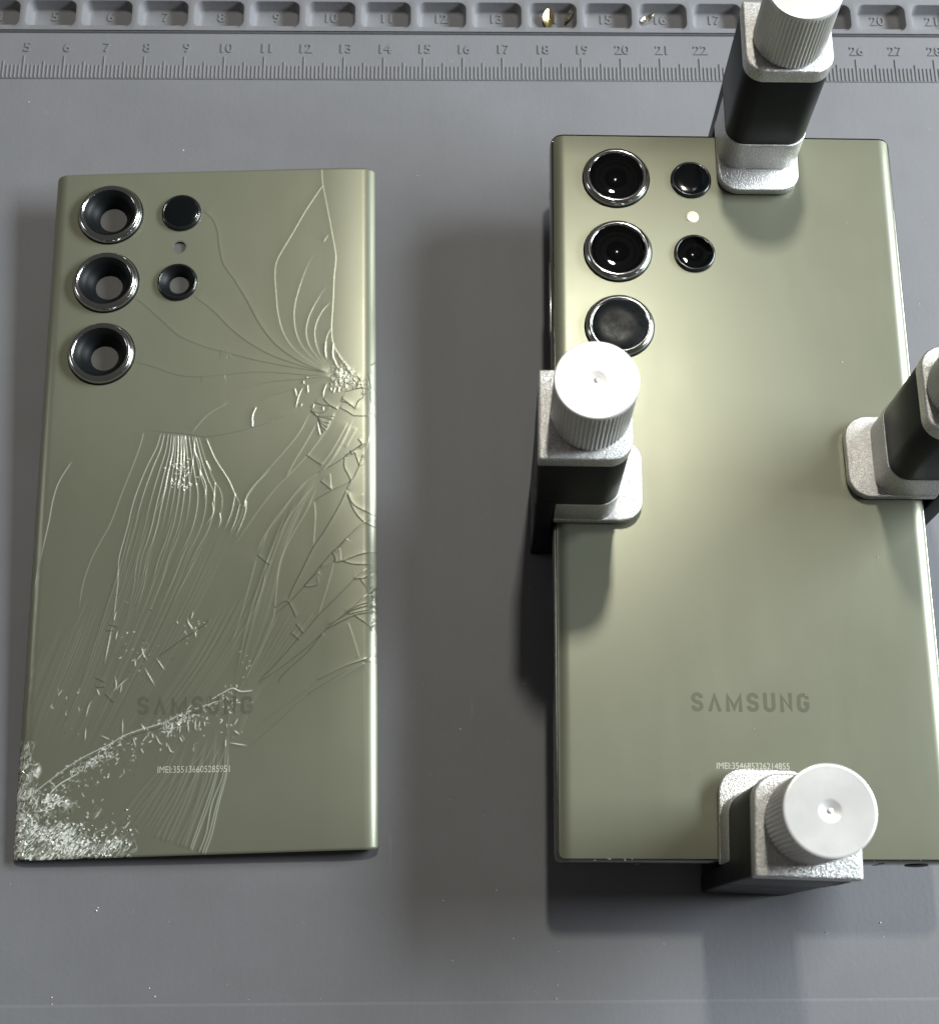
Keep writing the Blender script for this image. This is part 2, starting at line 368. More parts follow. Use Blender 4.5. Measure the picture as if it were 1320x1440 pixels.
# ------------------------------------------------------------------ the phone
PH = dict(x=5.8383, y=0.1303, a=-0.012438, z=2.1267)
THK = 0.89
PZ = PH['z'] - THK                                      # underside, resting on the clamps' lower jaws
ca, sa = math.cos(PH['a']), math.sin(PH['a'])
pm = Matrix.Translation(Vector((PH['x'], PH['y'], PZ)) * CM) @ Matrix.Rotation(PH['a'], 4, 'Z')
phone = empty('smartphone', pm)
tag(phone, 'intact green smartphone lying face down, held between four silver clamps', 'smartphone')
GT = THK                                               # local z of the flat glass
def phone_uv(px, py, dz=0.0):
    p = at(px, py, PZ + GT + dz); dx, dy = p[0] - PH['x'], p[1] - PH['y']
    return (ca * dx + sa * dy, -sa * dx + ca * dy)
FLAT, EDGE, DROP = 3.565, 3.835, 0.20
def glass_grid(us, nv, Vh, r, Uh):
    """columns of a plate with rounded corners; returns u, v arrays (len(us), nv)"""
    us = np.asarray(us); ex = np.maximum(np.abs(us) - (Uh - r), 0)
    vm = Vh - r + np.sqrt(np.maximum(r * r - ex * ex, 0))
    t = np.linspace(-1, 1, nv)
    return np.repeat(us[:, None], nv, 1), vm[:, None] * t[None, :]
us = np.r_[-EDGE + (EDGE - FLAT) * (1 - np.cos(np.linspace(0, np.pi / 2, 14))), np.linspace(-FLAT, FLAT, 30)[1:-1], EDGE - (EDGE - FLAT) * (1 - np.cos(np.linspace(np.pi / 2, 0, 14)))]
us = np.unique(us.round(5))
U, V = glass_grid(us, 60, 8.10, 0.11, EDGE)
Z = GT - drop(U, FLAT, EDGE, DROP, 35) - 0.012 * np.clip((np.abs(V) - 8.04) / 0.06, 0, 1) ** 2
nu, nv = U.shape
vv = np.stack([U, V, Z], 2).reshape(-1, 3)
ff = [(i * nv + j, (i + 1) * nv + j, (i + 1) * nv + j + 1, i * nv + j + 1) for i in range(nu - 1) for j in range(nv - 1)]
bg = obj('back_glass', vv.tolist(), ff, M['glass'], phone, 60)
# metal frame: rings that follow the curved glass edge
def fring(Uh, Vh, r, zf):
    return [(x, y, zf(x)) for x, y in rrect(-Uh, Uh, -Vh, Vh, r, 10) ]
def subdiv(ring, zf):
    out = []
    n = len(ring)
    for i in range(n):
        a, c = ring[i], ring[(i + 1) % n]; L = math.hypot(c[0] - a[0], c[1] - a[1]); k = 24 if L > 1 else 1
        for s in range(k):
            t = s / k; t2 = (0.5 - 0.5 * math.cos(math.pi * t)) if k > 1 else t
            x, y = a[0] + (c[0] - a[0]) * t2, a[1] + (c[1] - a[1]) * t2; out.append((x, y, zf(x)))
    return out
gz = lambda x: GT - float(drop(np.array(min(abs(x), EDGE)), FLAT, EDGE, DROP, 35))
rings = [subdiv(fring(3.7, 7.95, .14, lambda x: 0), lambda x: gz(x) - .09), subdiv(fring(3.838, 8.104, .115, lambda x: 0), lambda x: gz(x) - .05), subdiv(fring(3.845, 8.108, .12, lambda x: 0), lambda x: gz(x) - .008),
         subdiv(fring(3.86, 8.135, .14, lambda x: 0), lambda x: gz(x) - .012), subdiv(fring(3.885, 8.158, .16, lambda x: 0), lambda x: gz(x) - .05), subdiv(fring(3.905, 8.17, .17, lambda x: 0), lambda x: min(gz(x) - .12, GT - .3)),
         subdiv(fring(3.905, 8.17, .17, lambda x: 0), lambda x: .34), subdiv(fring(3.885, 8.16, .16, lambda x: 0), lambda x: .22), subdiv(fring(3.80, 8.12, .14, lambda x: 0), lambda x: .06), subdiv(fring(3.6, 8.05, .14, lambda x: 0), lambda x: 0.0)]
MB().loft(rings, cap0=False).build('metal_frame', M['frame'], phone, 50)
# side keys on the left flank
for v0, v1 in ((phone_uv(780, 372, -.4)[1], phone_uv(780, 470, -.4)[1]),):
    slab(-3.93, -3.88, v1, v0, .02, .38, .60, .015, 4, 2).build('side_key', M['key'], phone)
for s in (-1, 1):
    for v in (-6.9, 6.9):
        MB().box(s * 3.88 if s > 0 else -3.909, 3.909 if s > 0 else -3.88, v - .05, v + .05, .25, .56).build('antenna_band', M['antenna'], phone)
for u in (-2.3, 2.4):
    MB().box(u - .05, u + .05, -8.174, -8.10, .25, GT - .14).build('antenna_band', M['antenna'], phone)
# stylus end on the bottom flank
u = phone_uv(1289, 1216, -.4)[0]
MB().lathe([(.23, 0), (.22, .03), (.1, .045), (.01, .047)], 32, cap1=True).build('stylus_cap', M['rubber'], phone)
so = phone.children[-1]; so.matrix_local = Matrix.Translation(Vector((u, -8.165, .45)) * CM) @ Matrix.Rotation(math.pi / 2, 4, 'X')
for px, py in ((866.5, 247), (869, 350), (871.5, 456)):
    u, v = phone_uv(px, py, .1); lens_big((u, v, GT), phone, False, py > 400)
for (px, py), k in (((971.5, 251), 'blank'), ((977, 354.5), 'lens')):
    u, v = phone_uv(px, py, .07); lens_small((u, v, GT), phone, k)
u, v = phone_uv(973, 305)
MB().lathe([(.145, .0), (.14, .012), (.1, .018), (.01, .02)], 32, (u, v, GT), cap1=True).build('flash', M['flash'], phone, 60)
a = phone_uv(972.5, 1000.5); c = phone_uv(1138.5, 1002); d = phone_uv(972.5, 973.5)
wordmark((a[0], a[1], c[0], d[1], c[1] - a[1]), M['logo'], phone, lambda p, q: GT + .003, 'logo_lettering')
a = phone_uv(1007.5, 1081.5); c = phone_uv(1110, 1082.5); d = phone_uv(1007.5, 1072.5)
logo(text_mesh('IMEI:354685326214855', offset=.0), (a[0], a[1], c[0], d[1], c[1] - a[1]), M['imei'], phone, GT + .003, 'serial_print')

# ------------------------------------------------------------------ the clamps
zP, tP, wC, aI, aK, rK, zK, zA, wp, ap = 5.472, .347, 1.789, 1.717, .949, .742, 6.862, 3.166, 1.81, 2.266
zG = PH['z']; zPad = zG + .229
def make_clamp(root):
    hw = wC / 2
    slab(0, aI, -hw, hw, (.42, .05, .05, .42), zP - tP, zP, .05, 10, 4).build('top_plate', M['silver'], root, 40)
    arm = slab(.012, aI - .012, -hw + .012, hw - .012, (.42, .05, .05, .42), zA, zP - tP + .01, .02, 10, 2).build('arm', M['body'], root, 40)
    MB().box(.004, .014, -hw + .06, -hw + .13, zA + .75, zP - tP - .25).build('slot', M['rubber'], arm)
    slab(.02, .42, -hw + .02, hw - .02, .05, 0.0, zA + .01, .02, 5, 2).build('back_bar', M['body'], root, 40)
    slab(.05, 2.1, -hw + .03, hw - .03, (.3, .05, .05, .3), 0.02, PZ - .05, .04, 6, 2).build('lower_jaw', M['body'], root, 40)
    slab(.70, 2.05, -hw + .08, hw - .08, (.3, .05, .05, .3), PZ - .055, PZ, .01, 6, 2).build('lower_pad', M['rubber'], root, 40)
    slab(.43, aI + .015, -hw + .0, hw - .0, (.42, .05, .05, .42), zPad - .01, zA + .012, .03, 10, 3).build('pressure_block', M['silver'], root, 40)
    pad = slab(.43, ap, -wp / 2, wp / 2, (.46, .05, .05, .46), zG + .035, zPad, .035, 10, 3).build('pressure_pad', M['silver'], root, 40)
    slab(.45, ap - .02, -wp / 2 + .02, wp / 2 - .02, (.44, .05, .05, .44), zG, zG + .04, .01, 10, 2).build('rubber_face', M['rubber'], pad, 40)
    # knurled knob
    n = 58 * 6; rings = []
    def rg(r, z, k):
        out = []
        for i in range(n):
            t = (i % 6) / 6; g = 0.5 - 0.5 * math.cos(2 * math.pi * t); g = g ** 0.7
            q = r - k * (1 - g); an = 2 * math.pi * i / n; out.append((aK + q * math.cos(an), q * math.sin(an), z))
        return out
    z0 = zP + .03
    rings = [rg(rK - .06, z0, 0), rg(rK - .012, z0 + .015, .02), rg(rK, z0 + .05, .036), rg(rK, zK - .14, .036), rg(rK, zK - .085, .012), rg(rK, zK - .065, 0), rg(rK, zK - .03, 0), rg(rK - .012, zK - .008, 0), rg(rK - .035, zK, 0),
             rg(rK - .06, zK - .002, 0), rg(rK - .075, zK - .0025, 0), rg(.20, zK - .0035, 0), rg(.18, zK - .004, 0), rg(.172, zK - .006, 0), rg(.12, zK - .016, 0), rg(.05, zK - .03, 0), rg(.025, zK - .012, 0), rg(.006, zK - .008, 0)]
    kn = MB().loft(rings).build('knob', M['knob'], root, 35)
    MB().lathe([(.60, zP - .005), (.60, z0 + .02)], 48, (aK, 0, 0)).build('collar', M['rubber'], root)
first = None
for x, y, t, lab in ((1.501, -.216, -.0189, 'silver and black screw clamp gripping the phone edge beside the lowest big lens'),
                     (6.700, 8.962, -1.5794, 'silver and black screw clamp on the phone end by the cameras, overlapping the ruler'),
                     (10.342, .263, 3.1416, 'silver and black screw clamp on the bright phone edge opposite the camera side'),
                     (5.811, -8.544, 1.5255, 'silver and black screw clamp on the phone end just below the tiny serial print')):
    mw = Matrix.Translation(Vector((x, y, 0)) * CM) @ Matrix.Rotation(t, 4, 'Z')
    r = empty('screw_clamp', mw); tag(r, lab, 'clamp', 'clamps holding the phone')
    if first is None: make_clamp(r); first = r
    else:
        for ch in list(first.children):
            k = ch.copy(); col.objects.link(k); k.parent = r
            for g in ch.children:
                k2 = g.copy(); col.objects.link(k2); k2.parent = k

# ------------------------------------------------------------------ the cracked back glass
PN = dict(x=-5.646, y=0.2935, a=0.0214, z=0.4328, ty=0.0167, tx=0.0365)
GW, GL = 7.505 / 2, 15.88 / 2
c_, s_ = math.cos(PN['a']), math.sin(PN['a'])
eu = Vector((c_, s_, PN['ty'])).normalized(); ev = Vector((-s_, c_, PN['tx'])); ev = (ev - eu * ev.dot(eu)).normalized(); en = eu.cross(ev)
pmx = Matrix(((eu.x, ev.x, en.x, PN['x'] * CM), (eu.y, ev.y, en.y, PN['y'] * CM), (eu.z, ev.z, en.z, PN['z'] * CM), (0, 0, 0, 1)))
panel = empty('phone_back_cover', pmx)
tag(panel, 'green phone back glass with shattered surface and empty lens openings lying on the mat', 'phone cover')
ZF = 0.15; PFLAT, PDROP = GW - .30, 0.155
O_ = np.array([PN['x'], PN['y'], PN['z']]); EU, EV, EN = (np.array(q) for q in (eu, ev, en))
def pan(px, py, z=ZF):
    d = ray(px, py); o = O_ + EN * z; t = ((o - CAM) @ EN) / (d @ EN); p = CAM + d * t - O_
    return np.array([p @ EU, p @ EV])
lenses = [pan(154, 299, ZF + .1), pan(147.5, 394.5, ZF + .1), pan(141, 495, ZF + .1)]
smalls = [pan(254.5, 297.5, ZF + .07), pan(249, 395, ZF + .07)]
flash = pan(252.5, 347)

PIT = 0.0132
nu = int(2 * GW / PIT); nv = int(2 * GL / PIT)
ug = np.linspace(-GW, GW, nu); U, V = glass_grid(ug, nv, GL, 0.10, GW)
H = np.zeros((nu, nv)); CR = np.zeros((nu, nv)); GP = np.zeros((nu, nv))
L2 = np.array([.9, .42]); L2 /= np.linalg.norm(L2)
def smooth_line(P_, step=0.010):
    P_ = np.asarray(P_, float)
    if len(P_) > 2:
        Q = np.vstack([2 * P_[0] - P_[1], P_, 2 * P_[-1] - P_[-2]]); out = []
        for i in range(1, len(Q) - 2):
            n = max(2, int(np.linalg.norm(Q[i + 1] - Q[i]) / step)); t = np.linspace(0, 1, n, endpoint=False)[:, None]
            a, b_, c, d = Q[i - 1], Q[i], Q[i + 1], Q[i + 2]
            out.append(.5 * (2 * b_ + (c - a) * t + (2 * a - 5 * b_ + 4 * c - d) * t ** 2 + (3 * b_ - 3 * c + d - a) * t ** 3))
        return np.vstack(out + [P_[-1:]])
    n = max(3, int(np.linalg.norm(P_[1] - P_[0]) / step)); t = np.linspace(0, 1, n)[:, None]
    return P_[0] * (1 - t) + P_[1] * t
def crack(uv, kind='b', amp=.010, white=.5, gap=0., wd=.10, fade=(0.1, 0.1), wline=.0078, jit=0.0, face=.022):
    """one fracture line: the plate on one side stands proud of the other and settles back over wd"""
    S = smooth_line(uv)
    if jit: S = S + np.cumsum(RNG.normal(0, jit, S.shape), 0) * .3 + RNG.normal(0, jit * .5, S.shape)
    T = np.gradient(S, axis=0); ln = np.linalg.norm(T, axis=1); T /= np.maximum(ln, 1e-9)[:, None]
    N = np.stack([-T[:, 1], T[:, 0]], 1)
    sgn = np.sign((N @ L2).mean()) or 1.0
    side = -sgn if kind == 'b' else sgn                # which side is raised
    n = len(S); q = np.linspace(0, 1, n)
    A = np.minimum(1, np.minimum(q / max(fade[0], 1e-3), (1 - q) / max(fade[1], 1e-3)))
    A = np.clip(A, .0, 1)
    R = wd * 2.2 + face / 2 + .03; ri = int(R / PIT) + 1
    iu = np.clip(((S[:, 0] + GW) / (2 * GW) * (nu - 1)).round().astype(int), 0, nu - 1)
    iv = np.clip(((S[:, 1] + GL) / (2 * GL) * (nv - 1)).round().astype(int), 0, nv - 1)
    a0, a1 = max(iu.min() - ri, 0), min(iu.max() + ri + 1, nu); b0, b1 = max(iv.min() - ri, 0), min(iv.max() + ri + 1, nv)
    h = np.zeros((a1 - a0, b1 - b0)); wl = np.zeros_like(h)
    for k in range(0, n):
        x0, x1, y0, y1 = max(iu[k] - ri, a0), min(iu[k] + ri + 1, a1), max(iv[k] - ri, b0), min(iv[k] + ri + 1, b1)
        if x1 <= x0 or y1 <= y0 or A[k] <= 0: continue
        dx = U[x0:x1, y0:y1] - S[k, 0]; dy = V[x0:x1, y0:y1] - S[k, 1]
        al = np.abs(dx * T[k, 0] + dy * T[k, 1]); pe = dx * N[k, 0] + dy * N[k, 1]; x = pe * side
        mask = al < .016
        val = A[k] * np.clip((x + face / 2) / face, 0, 1) * np.exp(-np.maximum(x - face / 2, 0) / wd) * mask
        h[x0 - a0:x1 - a0, y0 - b0:y1 - b0] = np.maximum(h[x0 - a0:x1 - a0, y0 - b0:y1 - b0], val)
        g = A[k] * np.exp(-(pe / wline) ** 2) * mask
        wl[x0 - a0:x1 - a0, y0 - b0:y1 - b0] = np.maximum(wl[x0 - a0:x1 - a0, y0 - b0:y1 - b0], g)
    H[a0:a1, b0:b1] += amp * h
    if white: CR[a0:a1, b0:b1] = np.maximum(CR[a0:a1, b0:b1], white * wl)
    if gap: GP[a0:a1, b0:b1] = np.maximum(GP[a0:a1, b0:b1], gap * wl)
def tr_(x0, y0, s, pts): return [pan(x0 + x / s, y0 + y / s) for x, y in pts]
R4 = lambda p: tr_(260, 220, 3.43, p)
R3 = lambda p: tr_(60, 220, 4.235, p)
R5 = lambda p: tr_(40, 560, 3.882, p)
R6 = lambda p: tr_(320, 560, 3.6, p)
R7 = lambda p: tr_(0, 840, 3.6, p)
R8 = lambda p: tr_(220, 880, 3.882, p)
RI = lambda p: tr_(400, 480, 8.25, p)
RC7 = lambda p: tr_(0, 1040, 6.6, p)
RM = lambda p: tr_(120, 860, 5.5, p)
B = dict(kind='b', amp=.0045, white=.16, wd=.10)
BF = dict(kind='b', amp=.0045, white=.10, wd=.12)
D = dict(kind='d', amp=.006, white=0, gap=.22, wd=.10)
DD = dict(kind='d', amp=.006, white=0, gap=.75, wd=.05, wline=.0085)
# long cracks fanning from the impact on the long edge
crack(R4([(660, 55), (665, 130), (690, 260), (712, 380), (728, 480), (720, 580), (715, 700), (708, 820), (715, 900), (740, 950), (770, 990), (820, 1040), (880, 1110)]), **{**B, 'fade': (.01, .1)})
crack(R4([(665, 140), (590, 250), (520, 370), (450, 490), (435, 560), (440, 660), (450, 760), (480, 860), (540, 940), (640, 1010), (700, 1040)]), **{**B, 'fade': (.01, .3)})
crack(R4([(630, 460), (590, 530), (550, 640), (528, 740), (535, 840), (570, 920), (640, 990), (700, 1035)]), **{**B, 'fade': (.3, .4)})
crack(R4([(690, 615), (640, 690), (600, 770), (585, 840), (600, 910), (650, 980), (700, 1030)]), **{**B, 'fade': (.3, .4)})
crack(R4([(705, 700), (660, 750), (630, 820), (630, 890), (655, 960), (700, 1020)]), **{**B, 'fade': (.1, .4)})
crack(R4([(705, 830), (685, 870), (678, 930), (685, 980)]), **B)
crack(R4([(715, 900), (712, 980)]), **B)
crack(R4([(690, 380), (670, 410)]), **BF)
crack(R4([(85, 260), (130, 300), (155, 360), (165, 440), (185, 520), (240, 600), (300, 700), (360, 810), (430, 900), (520, 970), (620, 1020), (700, 1045)]), **{**D, 'fade': (.02, .05)})
crack(R4([(45, 675), (130, 740), (220, 830), (310, 900), (420, 960), (560, 1010), (690, 1045)]), **{**D, 'fade': (.02, .05)})
crack(R3([(540, 840), (600, 880), (700, 970), (800, 1060), (900, 1110), (1000, 1145), (1101, 1165)]) + R4([(180, 940), (330, 980), (480, 1010), (600, 1030), (700, 1048)]), **{**D, 'fade': (.02, .05)})
crack(R3([(550, 1225), (650, 1250), (780, 1295), (900, 1312), (1080, 1300)]) + R4([(80, 1062), (180, 1055), (330, 1040), (480, 1045), (600, 1055), (700, 1050)]), **{**D, 'fade': (.02, .05)})
crack(R4([(250, 1140), (340, 1105), (430, 1085), (560, 1075), (690, 1060)]), **{**D, 'fade': (.3, .05)})
crack(R4([(355, 1190), (420, 1155), (500, 1130), (580, 1105), (660, 1075), (700, 1060)]), **{**D, 'fade': (.3, .05)})
crack(R4([(345, 1210), (328, 1250), (328, 1305)]), kind='b', amp=.012, white=.8, wd=.05)
crack(R5([(650, 178), (800, 190), (890, 200), (970, 210), (1100, 190), (1220, 160), (1320, 130)]) + R4([(440, 1265), (540, 1230)]), **{**D, 'gap': .2})
crack(R5([(890, 190), (980, 90), (1090, 25)]), **BF)
# impact star at the long edge
for p in ([(120, 540), (145, 640)], [(215, 530), (165, 640), (130, 780)], [(270, 500), (275, 600)], [(265, 410), (268, 425)], [(222, 455), (228, 490)], [(205, 725), (190, 755)], [(495, 490), (460, 570), (452, 650)], [(590, 535), (570, 600)], [(540, 535), (545, 570)], [(640, 530), (630, 590)], [(345, 730), (330, 775)], [(452, 760), (452, 800)], [(385, 930), (400, 1010), (420, 1100)], [(480, 0), (475, 100), (485, 180)], [(575, 10), (560, 120), (580, 210), (640, 330)], [(620, 130), (660, 200), (700, 240)], [(700, 240), (750, 320), (800, 390)]):
    crack(RI(p), kind='b', amp=.009, white=.42, wd=.03, fade=(.25, .25), wline=.008)
for p in ([(350, 710), (450, 740), (540, 755), (610, 790)], [(445, 665), (520, 740), (610, 790)], [(300, 810), (400, 830), (480, 815), (540, 770)], [(300, 810), (370, 870)], [(640, 770), (720, 810), (800, 860)], [(650, 690), (740, 720), (820, 780)], [(660, 660), (720, 700), (770, 740)], [(800, 860), (880, 860), (975, 855)], [(695, 590), (780, 560), (880, 535), (990, 550), (1080, 590)], [(910, 530), (910, 640), (860, 680), (810, 780)], [(870, 430), (960, 500)], [(820, 360), (870, 440), (900, 540)], [(990, 560), (1000, 680), (1060, 760)], [(1000, 820), (1060, 920)], [(1000, 260), (1060, 190)], [(960, 350), (985, 440), (1000, 550)],
          [(330, 820), (375, 870), (450, 870), (580, 870)], [(380, 880), (480, 890), (560, 910)], [(380, 890), (460, 940), (520, 950)], [(385, 900), (450, 970), (500, 1000)], [(390, 910), (430, 990), (480, 1040)], [(395, 920), (420, 1010), (450, 1060)],
          [(935, 1180), (870, 1210), (760, 1290), (700, 1320)], [(850, 1130), (890, 1180), (860, 1220)], [(760, 1270), (780, 1310)]):
    crack(RI(p), **DD)
for _ in range(55):                                     # crushed glass in the star
    t = RNG.random(); cx, cy = 560 + 400 * t + RNG.normal(0, 30), 380 + 130 * t + RNG.normal(0, 75 - 30 * t)
    an = RNG.uniform(0, math.pi); L = RNG.uniform(18, 60)
    p = RI([(cx, cy), (cx + L * math.cos(an), cy + L * math.sin(an))])
    if RNG.random() < .4: crack(p, kind='b', amp=.005, white=.32, wd=.03, fade=(.2, .2))
    else: crack(p, kind='d', amp=.006, white=0, gap=.4, wd=.03, fade=(.2, .2))
# cracks between the star and the foot of the long edge
for p in ([(420, 70), (360, 180), (270, 290), (180, 390), (110, 470), (85, 540), (60, 620), (0, 720)], [(455, 120), (400, 220), (340, 320), (295, 405)], [(550, 60), (500, 160), (430, 260), (395, 300), (330, 370), (250, 450), (170, 550), (100, 650), (30, 750)],
          [(640, 100), (570, 240), (500, 350), (390, 430), (290, 550), (210, 660), (165, 790)], [(460, 420), (380, 510), (300, 620), (240, 740), (200, 840), (180, 950), (130, 1090), (60, 1200), (10, 1300)],
          [(455, 440), (400, 570), (330, 690), (270, 820), (250, 950), (240, 1060), (225, 1140), (170, 1280), (120, 1400)], [(610, 120), (540, 250), (470, 350)], [(625, 140), (560, 270), (480, 370)], [(655, 150), (600, 250)], [(400, 430), (330, 500), (260, 600), (190, 690), (150, 780)],
          [(440, 520), (445, 600), (435, 750)], [(540, 830), (510, 940), (460, 1100)], [(610, 1130), (640, 1220), (670, 1320)], [(720, 180), (690, 300)], [(685, 480), (710, 570)], [(520, 380), (525, 460)], [(570, 760), (575, 820)], [(150, 800), (110, 950), (60, 1130), (20, 1250)], [(230, 1110), (150, 1300), (90, 1430)]):
    crack(R6(p), **{**BF, 'amp': .0042, 'white': .07})
for p in ([(400, 290), (475, 340)], [(690, 225), (640, 260), (560, 320), (500, 355), (455, 375)], [(640, 270), (665, 340)], [(590, 300), (590, 350), (620, 415), (600, 460)], [(685, 280), (660, 350), (620, 420), (530, 465), (440, 515)], [(470, 420), (525, 465)],
          [(600, 465), (560, 550), (490, 670), (430, 760), (380, 860), (330, 960), (300, 1030)], [(605, 480), (640, 540), (720, 580), (760, 585)], [(605, 490), (640, 570), (690, 625), (760, 650)], [(760, 600), (690, 625), (620, 690), (560, 750), (530, 780), (470, 850), (390, 950), (300, 1045), (240, 1090)],
          [(600, 710), (560, 760), (540, 770)], [(530, 780), (540, 825), (470, 850)], [(760, 770), (670, 790), (580, 825), (540, 830)], [(580, 825), (640, 840), (730, 840)], [(730, 850), (690, 870), (640, 915), (560, 1000), (460, 1100), (400, 1170), (320, 1260), (240, 1350), (150, 1440)],
          [(640, 915), (700, 905), (760, 860)], [(670, 915), (700, 960), (710, 995)], [(740, 975), (700, 995), (630, 1060), (520, 1150), (480, 1190), (380, 1280), (220, 1400), (150, 1440)], [(740, 1040), (640, 1070), (590, 1100), (510, 1150)], [(750, 1060), (610, 1095)], [(745, 1080), (640, 1100), (500, 1170)],
          [(755, 1020), (660, 1050), (600, 1090)], [(640, 1100), (700, 1140), (760, 1185)], [(750, 1300), (690, 1325), (590, 1360), (450, 1430)], [(690, 1335), (600, 1380), (500, 1440), (400, 1500)], [(690, 1330), (755, 1335)], [(240, 1060), (300, 1030), (345, 1110)], [(345, 1145), (380, 1190)], [(320, 1190), (360, 1225)],
          [(460, 880), (390, 950), (455, 945), (460, 890)], [(480, 1190), (400, 1290), (300, 1380), (250, 1440)], [(150, 795), (210, 845)], [(740, 1250), (760, 1340)], [(720, 960), (760, 1000)], [(725, 985), (760, 1090)], [(730, 1090), (760, 1130)]):
    crack(R6(p), **{**DD, 'gap': .6, 'fade': (.02, .06)})
for _ in range(26):
    cy = RNG.uniform(960, 1180); p = R6([(RNG.uniform(715, 735), cy), (762, cy + RNG.uniform(-35, 45))]); crack(p, **{**DD, 'gap': .5})
crack(R8([(1170, 165), (1050, 210), (900, 290), (780, 380), (640, 480), (530, 560), (480, 590)]), **{**D, 'fade': (.02, .2)})
crack(R8([(1140, 200), (940, 315), (800, 400), (700, 490), (600, 580), (500, 660), (400, 690)]), **{**D, 'fade': (.02, .2)})
# the comb of fine cracks below the lens side
E1 = [(630, 185), (610, 260), (570, 370), (510, 520), (450, 680), (390, 790), (340, 890), (300, 1010), (282, 1110), (278, 1170)]
E2 = [(725, 190), (700, 270), (650, 370), (600, 490), (565, 600), (545, 690), (520, 780), (495, 880), (488, 1020), (475, 1130), (465, 1240)]
ER = [(930, 210), (965, 330), (1010, 440), (1050, 510), (1058, 580), (1045, 650), (1015, 730), (960, 820), (900, 930), (830, 1050), (770, 1150)]
crack(R5(E1), **{**B, 'fade': (.02, .1)}); crack(R5(E2), **{**B, 'white': .42, 'fade': (.02, .1)})
e2, er = np.array(E2, float), np.array(ER, float)
for k, t in enumerate([.09, .2, .28, .34, .40, .46, .52, .58, .65, .74, .83, .92]):
    bend = np.sin(np.linspace(0, 1, 11) * math.pi)[:, None] * np.array([[-25, 40]]) * t * (1 - t) * 2
    P_ = e2 * (1 - t) + er * t + bend
    n = int(RNG.integers(7, 11))
    crack(R5(P_[:n]), **{**B, 'white': .5 if .25 < t < .75 else .32, 'amp': .008, 'fade': (.02, .75), 'wd': .06})
    if k % 2: crack(R5(P_[n - 4:] + [12, 10]), **{**BF, 'amp': .005, 'fade': (.4, .4), 'wd': .07})
crack(R5(ER[:7]), **{**B, 'fade': (.02, .3)})
for p in ([(910, 210), (905, 300), (890, 400), (880, 470)], [(910, 290), (940, 370), (930, 470)], [(940, 400), (970, 480), (960, 560)], [(1020, 460), (1015, 540), (1000, 590)], [(1005, 570), (1008, 630), (970, 690)], [(1045, 625), (1050, 670), (1035, 710)], [(970, 215), (1020, 330), (1090, 440), (1120, 505), (1155, 575), (1180, 600)], [(1180, 600), (1190, 545), (1240, 470), (1320, 390)],
          [(1130, 520), (1110, 620), (1070, 720)], [(1155, 580), (1130, 670), (1100, 740)], [(1190, 560), (1185, 620), (1165, 680), (1130, 760)], [(970, 340), (1000, 400)], [(240, 340), (170, 450), (135, 550), (110, 680), (75, 830), (40, 970), (5, 1120)], [(800, 200), (790, 300), (760, 420), (740, 520), (690, 630)], [(820, 200), (815, 320), (800, 440)], [(838, 200), (836, 330), (830, 450)], [(855, 200), (850, 330), (820, 470)]):
    crack(R5(p), **{**B, 'white': .32, 'amp': .009, 'fade': (.05, .3), 'wd': .07})
for _ in range(40):                                     # crumbs inside the comb
    cx, cy = RNG.normal(835, 35), RNG.uniform(330, 500); crack(R5([(cx, cy), (cx + RNG.uniform(-18, 18), cy + RNG.uniform(-4, 22))]), kind='b', amp=.012, white=.7, wd=.02, fade=(.2, .2))
# long faint parallel waves down to the far end
def wave_field(A_, B_, n, rg, amp, lo=0.0, hi=1.0, wd=.05, white=.02, face=.04):
    A_, B_ = np.array(A_, float), np.array(B_, float)
    for k in range(n):
        t = lo + (hi - lo) * (k + RNG.uniform(-.22, .22)) / max(n - 1, 1)
        P_ = A_ * (1 - t) + B_ * t
        crack(rg(P_), kind='b' if RNG.random() < .8 else 'd', amp=amp * RNG.uniform(.45, 1.2), white=white, wd=wd, face=face, fade=(RNG.uniform(.1, .4), RNG.uniform(.1, .4)))
full = lambda p: [pan(x, y) for x, y in p]
wave_field([(190, 700), (168, 790), (140, 880), (110, 970), (70, 1065)], [(330, 745), (290, 830), (245, 915), (195, 1000), (150, 1075)], 36, full, .0062, wd=.032, face=.03)
wave_field([(125, 830), (95, 900), (60, 990), (40, 1060)], [(155, 860), (130, 940), (100, 1010), (75, 1060)], 14, full, .006, wd=.032, face=.03)
wave_field([(75, 880), (55, 930), (36, 980), (30, 1020)], [(130, 860), (100, 930), (70, 1000), (52, 1055)], 18, full, .006, wd=.032, face=.03)
wave_field([(300, 860), (255, 940), (205, 1010), (170, 1060)], [(392, 800), (345, 890), (300, 960), (262, 1010)], 22, full, .0055, wd=.032, face=.03)
wave_field([(400, 720), (370, 800), (345, 880), (330, 960)], [(450, 660), (405, 760), (375, 870), (340, 965)], 10, full, .005)
wave_field([(395, 860), (360, 930), (325, 1000), (322, 1060)], [(470, 850), (420, 910), (365, 975), (335, 1040)], 10, full, .005)
